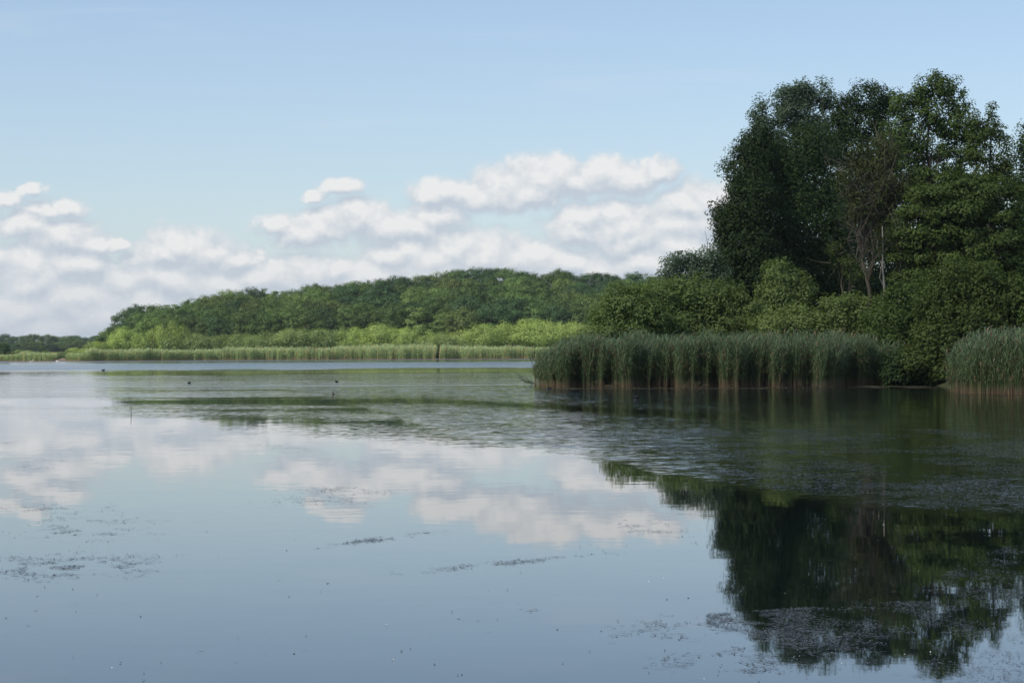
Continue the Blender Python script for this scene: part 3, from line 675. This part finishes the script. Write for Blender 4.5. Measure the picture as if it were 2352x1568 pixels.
FB2 = []
for (a, b) in zip(FB[:-1], FB[1:]):
    if b[0] - a[0] > 40 and not (a[0] == 470) and a[0] > 420:
        FB2.append(((a[0]+b[0])/2, (a[1]+b[1])/2 + 9, 60, a[3], f"low {'light' if a[3] == 'lime' else 'olive'} bush in the far shore hedge, {ORD[len(FB2)]} such low one from left"))
for i, (px, py, w, mat, lb) in enumerate(FB + FB2):
    d = 430*K + rs.uniform(-1, 3); X = (px-1176)/F*d; H = CAM + (hor(px)-py)/F*d - 0.3; Wd = w*d/F
    o = plant('willow_bush', lb, 'bush', 'light willow bushes along the far shore', ('dome', i % 4), mat, (X, d, 0.3), Wd*1.5/9, (H+1.5)/5.5, rs.rand()*6.28)
# small plants on the flat shore at the far left
SB = [(4, 786, 40, 'f_dark', 'round', 'dark tree standing at the left picture edge by the water', 430), (94, 800, 24, 'f_dark', 'tall', 'small dark upright tree on the flat left shore', 432),
      (106, 804, 24, 'f_light', 'round', 'small light round bush beside the dark upright tree', 431), (60, 803, 40, 'olive', 'dome', 'low pale bush on the flat left shore, near the left edge', 470),
      (140, 807, 70, 'olive', 'dome', 'low pale bush behind the bare mud patch', 480), (185, 806, 60, 'olive', 'dome', 'low pale bush between mud patch and hill foot', 470),
      (160, 815, 36, 'f_mid', 'dome', 'small green shrub at the water right of the mud patch', 428), (132, 818, 20, 'f_dark', 'dome', 'tiny dark shrub left of the mud patch', 429), (25, 804, 60, 'olive', 'dome', 'low pale bush right behind the dark edge tree', 480),
      (215, 806, 50, 'f_mid', 'dome', 'green bush at the end of the flat shore under the hill', 460)]
for i, (px, py, w, mat, sty, lb, d) in enumerate(SB):
    d = d*K
    X = (px-1176)/F*d; H = max(1.2, CAM + (hor(px)-py)/F*d - 0.2); Wd = w*d/F
    h0 = {'round': 14, 'tall': 15, 'dome': 5.6}[sty]; w0 = {'round': 10, 'tall': 6, 'dome': 8}[sty]
    plant('shore_bush' if sty != 'round' or px > 50 else 'broadleaf_tree', lb, 'bush' if px > 50 else 'tree', 'plants on the flat shore at the left', (sty, 0), mat, (X, d, 0.2), Wd/w0, H/h0, rs.rand()*6.28)
# distant tree line
px = -70; cnt = 0
while px < 330:
    d = 1000*K + rs.uniform(-30, 60); top = 772 + rs.uniform(-3, 5); H = CAM + (hor(px)-top)/F*d; X = (px-1176)/F*d
    k = rs.randint(5)
    lb = (f"distant bluish tree, {ORD[cnt]} from left in the far tree line beside the hill")
    if px < 4: lb, cnt = 'distant bluish tree of the far tree line, standing beyond the left picture edge', -1
    plant('distant_tree', lb, 'tree', 'distant tree line on the left horizon', ('round', k), ['f_dark', 'f_mid'][rs.randint(2)], (X, d, 0.3), rs.uniform(1.1, 1.4), (H+0.5)/14, rs.rand()*6.28)
    cnt += 1; px += rs.uniform(18, 27)
px = -70; cnt = 0
while px < 330:
    d = 930*K + rs.uniform(-10, 10); top = 786 + rs.uniform(-4, 6); H = CAM + (hor(px)-top)/F*d; X = (px-1176)/F*d
    lb = (f"lower distant tree, {ORD[cnt]} from the left in front of the far tree line")
    if px < 4: lb, cnt = 'lower distant tree standing beyond the left picture edge', -1
    plant('distant_tree', lb, 'tree', 'lower trees before the distant tree line', ('round', rs.randint(5)), ['f_dark', 'f_mid'][rs.randint(2)], (X, d, 0.3), rs.uniform(1.0, 1.3), (H+0.5)/14, rs.rand()*6.28)
    cnt += 1; px += rs.uniform(22, 32)
# ------------------------------------------------------------- small things
def strands(name, P, L, Wd, rs, mat, z=0.002, curl=0.3):
    """flat bent weed strands lying on the water"""
    n = len(P); a = rs.rand(n)*2*math.pi; b = a + rs.normal(size=n)*curl; L = L*(0.4 + 1.2*rs.rand(n)**2); Wd = Wd*(0.6 + 0.8*rs.rand(n))
    zz = z + 0.004*rs.rand(n)
    d1 = np.stack([np.cos(a), np.sin(a)], 1)*L[:, None]*0.5; d2 = np.stack([np.cos(b), np.sin(b)], 1)*L[:, None]*0.5
    n1 = np.stack([-np.sin(a), np.cos(a)], 1)*Wd[:, None]*0.5; n2 = np.stack([-np.sin(b), np.cos(b)], 1)*Wd[:, None]*0.5
    p0 = P - d1; p2 = P + d2
    V2 = np.stack([p0 - n1*0.4, p0 + n1*0.4, P + n1, P - n1, p2 + n2*0.3, p2 - n2*0.3], 1)
    lift = np.array([0, 0, 1, 1, 0, 0])[None, :]*(0.006*rs.rand(n))[:, None]
    V = np.concatenate([V2, (zz[:, None] + lift)[..., None]], 2).reshape(-1, 3)
    k = np.arange(n)[:, None]*6; Fq = np.concatenate([k + np.array([[0, 3, 2, 1]]), k + np.array([[3, 5, 4, 2]])])
    c = np.array([P[:, 0].mean(), P[:, 1].mean(), 0]); return obj(name, mesh(name, V - c, Fq, mat), loc=c)
def weed_mat(name, c1, c2, rough=0.6, spec=0.3):
    m, N = new_mat(name); g = N.n.new('ShaderNodeNewGeometry')
    finish(N, principled(N, N.mix(g.outputs['Random Per Island'], c1, c2), rough, spec)); return m
M['weed'] = weed_mat('pondweed', (0.022, 0.021, 0.013), (0.060, 0.056, 0.040), 0.30, 0.5)
M['weed_glint'] = weed_mat('pondweed_glint', (0.07, 0.07, 0.055), (0.16, 0.16, 0.135), 0.30, 0.5)  # pale grey puts the glint of reflected sky into the strand colour
M['fluff'] = weed_mat('seed_fluff', (0.55, 0.55, 0.52), (0.8, 0.8, 0.78), 0.9)
M['duckweed'] = weed_mat('duckweed', (0.085, 0.075, 0.03), (0.13, 0.11, 0.05), 0.8)
def px_scatter(cx, cy, rx, ry, n, rs, tilt=0.0, ragged=True):
    """points scattered about a picture position, then put on the water"""
    g = rs.normal(size=(int(n*2.5), 2))*0.5; g = g[(np.abs(g) < 1.25).all(1)]
    x = cx + g[:, 0]*rx; y = cy + g[:, 1]*ry - (x-cx)*tilt
    D = F*CAM/(y - hor(x)); X = (x-1176)/F*D
    if ragged:
        keep = fbm(X*3.5 + 50, D*2.2, 5) > 0.44 + 0.14*np.random.RandomState(int(cx)).rand(len(X)); X, D = X[keep], D[keep]
    return np.stack([X, D], 1)[:n]
PATCH = [ # cx, cy, rx, ry, n, tilt, label
 (150,1300,190,24,1500,0.03,'broad raft of brown weed fragments, nearest of those at the left edge'),
 (190,1222,130,15,700,0.0,'scattered weed fragments above the nearest left raft'),
 (220,1190,120,12,380,0.0,'thin row of weed bits higher up at the left'),
 (110,1168,120,10,420,0.02,'faint weed streak in the lower left cloud reflection'),
 (15,1016,45,8,300,0.0,'small dark weed clump cut by the left picture edge'),
 (90,1057,140,3,380,0.0,'thin dark weed line at the left edge'),
 (60,1075,70,6,160,0.02,'small weed scraps under the thin dark line'),
 (640,1028,90,9,520,-0.09,'diagonal weed trail in the upper middle water'),
 (480,1010,140,7,260,-0.02,'faint weed scatter left of the diagonal trail'),
 (800,1125,120,12,620,0.02,'wide loose weed patch in the middle of the pale reflection'),
 (730,1150,120,12,420,0.0,'lower left part of the loose middle weed patch'),
 (870,1238,110,5,520,0.13,'narrow slanting weed line in the blue middle water'),
 (1160,1292,190,6,520,0.09,'long slanting weed line right of the middle'),
 (1490,1212,80,16,260,-0.15,'weed scraps beside the bright cloud reflection'),
 (1200,1402,25,4,60,0,'tiny weed scrap in the open blue water'),
 (1560,1450,130,28,260,0.0,'sparse weed specks in the lower right blue water'),
 (1700,1520,160,30,420,0.0,'sparse weed specks near the bottom, right of centre')]
rs = np.random.RandomState(91)
for cx, cy, rx, ry, n, tilt, lb in PATCH:
    n = int(n*0.62); P = px_scatter(cx, cy, rx*1.15, ry*1.2, n, rs, tilt); 
    if len(P) < 3: P = px_scatter(cx, cy, rx, ry, n, rs, tilt, False)
    o = strands('floating_weed', P, 0.085, 0.009, rs, M['weed']); tag(o, lb, 'water weed', 'rafts of floating weed on the open water', 'stuff')
# the large weed mats
def mat_zone(name, label, polyx, ylo, yhi, n, rs, thr, L, Wd, mat, ns=(0.8, 0.5)):
    x = rs.uniform(polyx[0], polyx[1], n*4); d0 = rs.uniform(0, 1, n*4)
    y0, y1 = ylo(x), yhi(x); Dn = F*CAM/(y1 - hor(x)); Df = F*CAM/(y0 - hor(x)); D = np.sqrt(Dn**2 + d0*(Df**2 - Dn**2)); X = (x-1176)/F*D
    keep = fbm(X*ns[0] + 5, D*ns[1] + 3, 5) > thr + 0.20*rs.rand(len(X)); keep &= rs.rand(len(X)) < np.clip((y1 - (hor(x) + F*CAM/D))/14, 0.05, 1)
    P = np.stack([X, D], 1)[keep][:n]
    o = strands(name, P, L, Wd, rs, mat); tag(o, label, 'water weed', None, 'stuff')
ye = lambda x: np.interp(x, [850, 950, 1050, 1400, 1700, 2000, 2352], [948, 970, 1003, 1058, 1118, 1163, 1183])
mat_zone('weed_mat', 'large weed mat spreading from the reeds towards the middle of the lake', (1150, 2420), lambda x: 0*x + 985, ye, 20000, rs, 0.42, 0.12, 0.012, M['weed'])
mat_zone('weed_mat', 'pale strands painted with sky glint on the large weed mat before the tree reflection', (1500, 2420), lambda x: ye(x) - 75, ye, 3600, rs, 0.46, 0.08, 0.010, M['weed_glint'], (1.2, 0.7))
y2 = lambda x: np.interp(x, [1600, 1750, 1950, 2120, 2250, 2420], [1432, 1478, 1530, 1562, 1585, 1600]); y1 = lambda x: np.interp(x, [1600, 1760, 2100, 2200, 2352, 2450], [1410, 1400, 1378, 1290, 1240, 1235])
mat_zone('weed_mat', 'near weed mat over the reflected treetops in the lower right corner', (1620, 2430), y1, y2, 5500, rs, 0.40, 0.060, 0.006, M['weed'], (2.6, 1.6))
mat_zone('weed_mat', 'pale bits painted as sky glint on the near weed mat in the lower right corner', (1680, 2430), y1, y2, 1300, rs, 0.42, 0.035, 0.005, M['weed_glint'], (2.6, 1.6))
# brown scum and duckweed along the reeds
for lb, px0, px1, yy, th, n in (('brownish scum line floating along the near reed belt', 1262, 1900, 892, 2.6, 1300), ('olive duckweed strip before the dark gap in the near reeds', 1930, 2180, 887, 2.4, 1500)):
    x = rs.uniform(px0, px1, n); y = yy + rs.normal(size=n)*th*0.4 - (x-px0)*0.001; D = F*CAM/(y - hor(x)); P = np.stack([(x-1176)/F*D, D], 1)
    P = P[fbm(P[:, 0]*0.8, P[:, 1]*0.3, 3) > 0.4]
    o = strands('floating_scum', P, 0.25, 0.09, rs, M['duckweed']); tag(o, lb, 'scum', None, 'stuff')
# pale seed fluff
x = np.concatenate([rs.uniform(1350, 2352, 30), rs.uniform(0, 1350, 5)]); y = np.concatenate([rs.uniform(1000, 1560, 30), rs.uniform(1150, 1560, 5)])
D = F*CAM/(y - hor(x)); P = np.stack([(x-1176)/F*D, D], 1)
o = strands('floating_fluff', P, 0.017, 0.010, rs, M['fluff'], z=0.002); tag(o, 'white fluff specks scattered over the water', 'fluff', None, 'stuff')
x = rs.uniform(0, 2352, 120); y = rs.uniform(1200, 1565, 120); D = F*CAM/(y - hor(x)); P = np.stack([(x-1176)/F*D, D], 1)
o = strands('floating_crumbs', P, 0.03, 0.014, rs, M['weed'], z=0.001); tag(o, 'single dark weed crumbs drifting on the open water', 'water weed', None, 'stuff')

# water birds
M['coot'] = simple_mat('black_plumage', (0.010, 0.010, 0.012), (0.022, 0.022, 0.024), 20, 0.6)
M['white'] = simple_mat('white_plumage', (0.78, 0.78, 0.75), (0.70, 0.70, 0.68), 20, 0.7)
M['bill'] = simple_mat('pale_bill', (0.75, 0.72, 0.66), (0.65, 0.6, 0.55), 20, 0.5)
M['orange'] = simple_mat('orange_bill', (0.65, 0.20, 0.03), (0.5, 0.15, 0.03), 20, 0.5)
M['grebe'] = simple_mat('grebe_brown_plumage', (0.07, 0.045, 0.03), (0.13, 0.08, 0.05), 20, 0.7)
def body(sp, n=12):
    """closed ring sweep through (x, z, halfwidth, halfheight)"""
    sp = np.array(sp, float); ts = np.linspace(0, len(sp)-1, len(sp)*3-2); P = np.array([[np.interp(t, range(len(sp)), sp[:, k]) for k in range(4)] for t in ts])
    for _ in range(1): P[1:-1] = (P[:-2] + 2*P[1:-1] + P[2:])/4
    V = []; Fc = []
    for i in range(len(P)):
        t = P[min(i+1, len(P)-1), :2] - P[max(i-1, 0), :2]; t /= np.linalg.norm(t) + 1e-9; nx, nz = -t[1], t[0]
        for k in range(n):
            a = 2*math.pi*k/n; V.append((P[i, 0] + nx*P[i, 3]*math.sin(a), P[i, 2]*math.cos(a), P[i, 1] + nz*P[i, 3]*math.sin(a)))
    m = len(P)
    for i in range(m-1):
        for k in range(n): k2 = (k+1) % n; Fc.append((i*n+k, i*n+k2, (i+1)*n+k2, (i+1)*n+k))
    Fc.append(tuple(range(n))[::-1]); Fc.append(tuple((m-1)*n+k for k in range(n))); return np.array(V), Fc
def cone(a, b, r, n=8):
    V, Fc = tubes([([a, (np.array(a)+np.array(b))/2, b], [r, r*0.7, r*0.12])], n); return V, Fc
COOT = [(-.19,.075,.012,.010),(-.15,.070,.045,.035),(-.06,.050,.085,.075),(.04,.045,.085,.08),(.11,.075,.055,.06),(.135,.13,.030,.034),(.145,.18,.028,.030),(.165,.205,.030,.030),(.195,.195,.022,.020),(.205,.19,.008,.008)]
SWAN = [(-.70,.28,.03,.03),(-.60,.22,.12,.09),(-.35,.15,.24,.20),(-.05,.12,.27,.24),(.22,.14,.20,.20),(.38,.25,.10,.11),(.42,.40,.055,.06),(.36,.56,.045,.048),(.34,.70,.042,.045),(.40,.82,.045,.048),(.50,.84,.05,.05),(.58,.80,.035,.03),(.61,.79,.015,.015)]
GREBE = [(-.20,.05,.012,.012),(-.14,.05,.05,.04),(-.02,.04,.07,.06),(.09,.05,.05,.05),(.115,.11,.022,.022),(.115,.19,.017,.018),(.13,.24,.024,.026),(.165,.245,.018,.016),(.18,.24,.006,.006)]
BM = {}
def bird(name, label, cat, group, kind, px, py, rz, s=1.0):
    sp, mt, bt = {'coot': (COOT, 'coot', 'bill'), 'swan': (SWAN, 'white', 'orange'), 'grebe': (GREBE, 'grebe', 'bill')}[kind]
    if kind not in BM:
        L = []
        if name != 'swan': V, Fc = body(sp); L.append(('body', mesh('body', V, Fc, M[mt], smooth=True)))
        else: V, Fc = body(sp, 16); L.append(('body', mesh('body', V, Fc, M[mt], smooth=True)))
        e = sp[-1]; bl = {'coot': .035, 'swan': .11, 'grebe': .05}[kind]
        V, Fc = cone((e[0]-.01, 0, e[1]), (e[0]+bl, 0, e[1]-bl*.25), {'coot': .012, 'swan': .03, 'grebe': .008}[kind]); L.append(('bill', mesh('bill', V, Fc, M[bt])))
        for sgn in (-1, 1):
            w = {'coot': (.11, .018, .05), 'swan': (.40, .07, .15), 'grebe': (.08, .014, .035)}[kind]; off = {'coot': (-.05, .072, .075), 'swan': (-.18, .20, .24), 'grebe': (-.03, .058, .06)}[kind]
            V = []; Fc = []; nu, nv = 10, 8
            for i in range(nu+1):
                for j in range(nv):
                    u = math.pi*i/nu; v = 2*math.pi*j/nv; V.append((off[0] - w[0]*math.cos(u), sgn*off[1] + w[1]*math.sin(u)*math.cos(v), off[2] + w[2]*math.sin(u)*math.sin(v) + 0.12*w[0]*math.cos(u)))
            for i in range(nu):
                for j in range(nv): Fc.append((i*nv+j, i*nv+(j+1) % nv, (i+1)*nv+(j+1) % nv, (i+1)*nv+j))
            L.append(('wing', mesh('wing', V, Fc, M[mt], smooth=True)))
        BM[kind] = L
    p = gp(px, py); root = empty(name, (p[0], p[1], 0), rz); root.scale = (s*0.68,)*3; tag(root, label, cat, group)
    for nm, me in BM[kind]: obj(nm, me, root)
GB = 'water birds out on the lake'
bird('coot', 'black coot swimming in the ruffled water, leftmost of the dark birds', 'bird', GB, 'coot', 434, 880, 0.2)
bird('coot', 'black coot farther out, in front of the third far reed bed', 'bird', GB, 'coot', 773, 877, 3.0)
bird('grebe', 'upright slim grebe just below the farther coot', 'bird', GB, 'grebe', 765, 906, 1.9, 1.15)
bird('coot', 'dark bird with pale face on the water before the near reed belt', 'bird', GB, 'coot', 1461, 914, 2.6, 1.15)
bird('coot', 'tiny dark bird far out below the left foot of the hill', 'bird', GB, 'coot', 237, 851, 0.4, 1.6)
bird('coot', 'coot hiding at the left tip of the near reeds', 'bird', GB, 'coot', 1262, 893, 3.3, 1.0)
bird('swan', 'white swan on the water near the left picture edge', 'bird', 'swans near the far left shore', 'swan', 72, 831, 0.3, 0.8)
bird('swan', 'white swan in front of the bare mud patch', 'bird', 'swans near the far left shore', 'swan', 131, 830.5, 2.6, 0.75)
# a thin stake, a fallen branch and broken reeds
p = gp(300, 952); o = obj('stake', mesh('stake', *tubes([([(0, 0, -0.6), (0.01, 0, 0), (0.0, 0.0, 0.33)], [0.012, 0.011, 0.008])], 6), M['bark']), loc=p); tag(o, 'thin dark stake standing in the open water at left', 'stake')
rs = np.random.RandomState(5); p = gp(1216, 884); root = empty('fallen_branch', p); tag(root, 'half sunken leafy branch sticking out left of the near reeds', 'branch')
paths = [(bent((0.5, 0, -0.1), (-0.55, 0, 0.38), rs, 6, .05), np.linspace(.03, .008, 6))]
for q in range(9):
    a = paths[0][0][rs.randint(1, 5)]; paths.append((bent(a, a + np.array([-0.35-0.3*rs.rand(), rs.normal()*.2, 0.15+0.3*rs.rand()]), rs, 4, .08), np.linspace(.012, .004, 4)))
V, Fc = tubes(paths, 5); obj('stem', mesh('fallen_stem', V, Fc, M['twig']), root)
Pl = np.array([pp[0][rs.randint(1, 4)] for pp in paths for _ in range(14)]) + rs.normal(size=(140, 3))*0.09; Pl[:, 2] = np.abs(Pl[:, 2])
V, Fq = leaves(Pl, unit(140, rs), 0.10, rs); obj('foliage', mesh('fallen_leaves', V, Fq, M['grey']), root)
for px, lb in ((1868, 'bundle of broken tan reeds leaning into the water'), (1585, 'small bundle of fallen green reeds at the waterline'), (1385, 'loose reed stalks leaning out over the scum line')):
    p = gp(px, 893); pa = []
    for q in range(12):
        a = rs.uniform(-.5, .5); h = rs.uniform(.2, .7); b = a + rs.choice([-1, 1])*rs.uniform(.3, .8)
        pa.append(([(a, 0.1, -.05), ((a+b)/2, rs.normal()*.1, h*.7), (b, rs.normal()*.2 - .2, h*.55)], [.012, .010, .005]))
    V, Fc = tubes(pa, 4); o = obj('broken_reeds', mesh('broken_reeds', V, Fc, M['twig'] if px == 1868 else M['reed']), loc=p); tag(o, lb, 'reeds', 'fallen reeds along the near reed belt', 'stuff')

# the passing cumulus that puts the near bank in shade
def cumulus(c, R0, label, seed):
    rs = np.random.RandomState(seed); V = []; Fc = []
    nu, nv = 40, 64
    cx = rs.uniform(-.75, .75, 26); cy = rs.uniform(-.75, .75, 26); rr = rs.uniform(.25, .45, 26)
    for i in range(nu+1):
        th = math.pi*i/nu
        for j in range(nv):
            ph = 2*math.pi*j/nv; d = np.array([math.sin(th)*math.cos(ph), math.sin(th)*math.sin(ph), math.cos(th)])
            k = 1 + 0.35*(fbm(np.array([d[0]*2.2 + 9 + d[2]]), np.array([d[1]*2.2 + 4 - d[2]]), 4)[0] - 0.5)*2
            z = d[2]*0.42 if d[2] > 0 else d[2]*0.12
            V.append((c[0] + d[0]*R0[0]*k, c[1] + d[1]*R0[1]*k, c[2] + z*R0[0]*k))
    for i in range(nu):
        for j in range(nv): Fc.append((i*nv+j, i*nv+(j+1) % nv, (i+1)*nv+(j+1) % nv, (i+1)*nv+j))
    m, N = new_mat('cloud_vapour'); dfs = N.n.new('ShaderNodeBsdfDiffuse'); dfs.inputs[0].default_value = (.9, .9, .9, 1); tl = N.n.new('ShaderNodeBsdfTranslucent'); tl.inputs[0].default_value = (.9, .9, .9, 1)
    tr = N.n.new('ShaderNodeBsdfTransparent'); a = N.n.new('ShaderNodeMixShader'); b = N.n.new('ShaderNodeMixShader'); a.inputs[0].default_value = 0.5; b.inputs[0].default_value = 0.68
    N.l.new(dfs.outputs[0], a.inputs[1]); N.l.new(tl.outputs[0], a.inputs[2]); N.l.new(a.outputs[0], b.inputs[1]); N.l.new(tr.outputs[0], b.inputs[2]); finish(N, b.outputs[0])
    o = obj('cumulus_cloud', mesh('cumulus_cloud', V, Fc, m, smooth=True)); tag(o, label, 'cloud')
t = 640/sv.z; cumulus((24 + sv.x*t, 152 + sv.y*t, 640), (112, 112), 'passing white cumulus high overhead that shades the near bank', 4)
# air
HZ = 0.65e-4
hb = mesh('haze', [(x, y, z) for z in (-2.5, 60) for x, y in ((-7600, -7600), (7600, -7600), (7600, 7600), (-7600, 7600))], [(3, 2, 1, 0), (4, 5, 6, 7), (1, 5, 4, 0), (2, 6, 5, 1), (3, 7, 6, 2), (0, 4, 7, 3)], None)
m, N = new_mat('haze'); pv = N.n.new('ShaderNodeVolumePrincipled'); pv.inputs['Color'].default_value = (0.88, 0.93, 1.0, 1); pv.inputs['Density'].default_value = HZ; pv.inputs['Anisotropy'].default_value = 0.2
om = N.n.new('ShaderNodeOutputMaterial'); N.l.new(pv.outputs[0], om.inputs['Volume']); hb.materials.append(m)
o = obj('haze', hb); tag(o, kind='stuff')
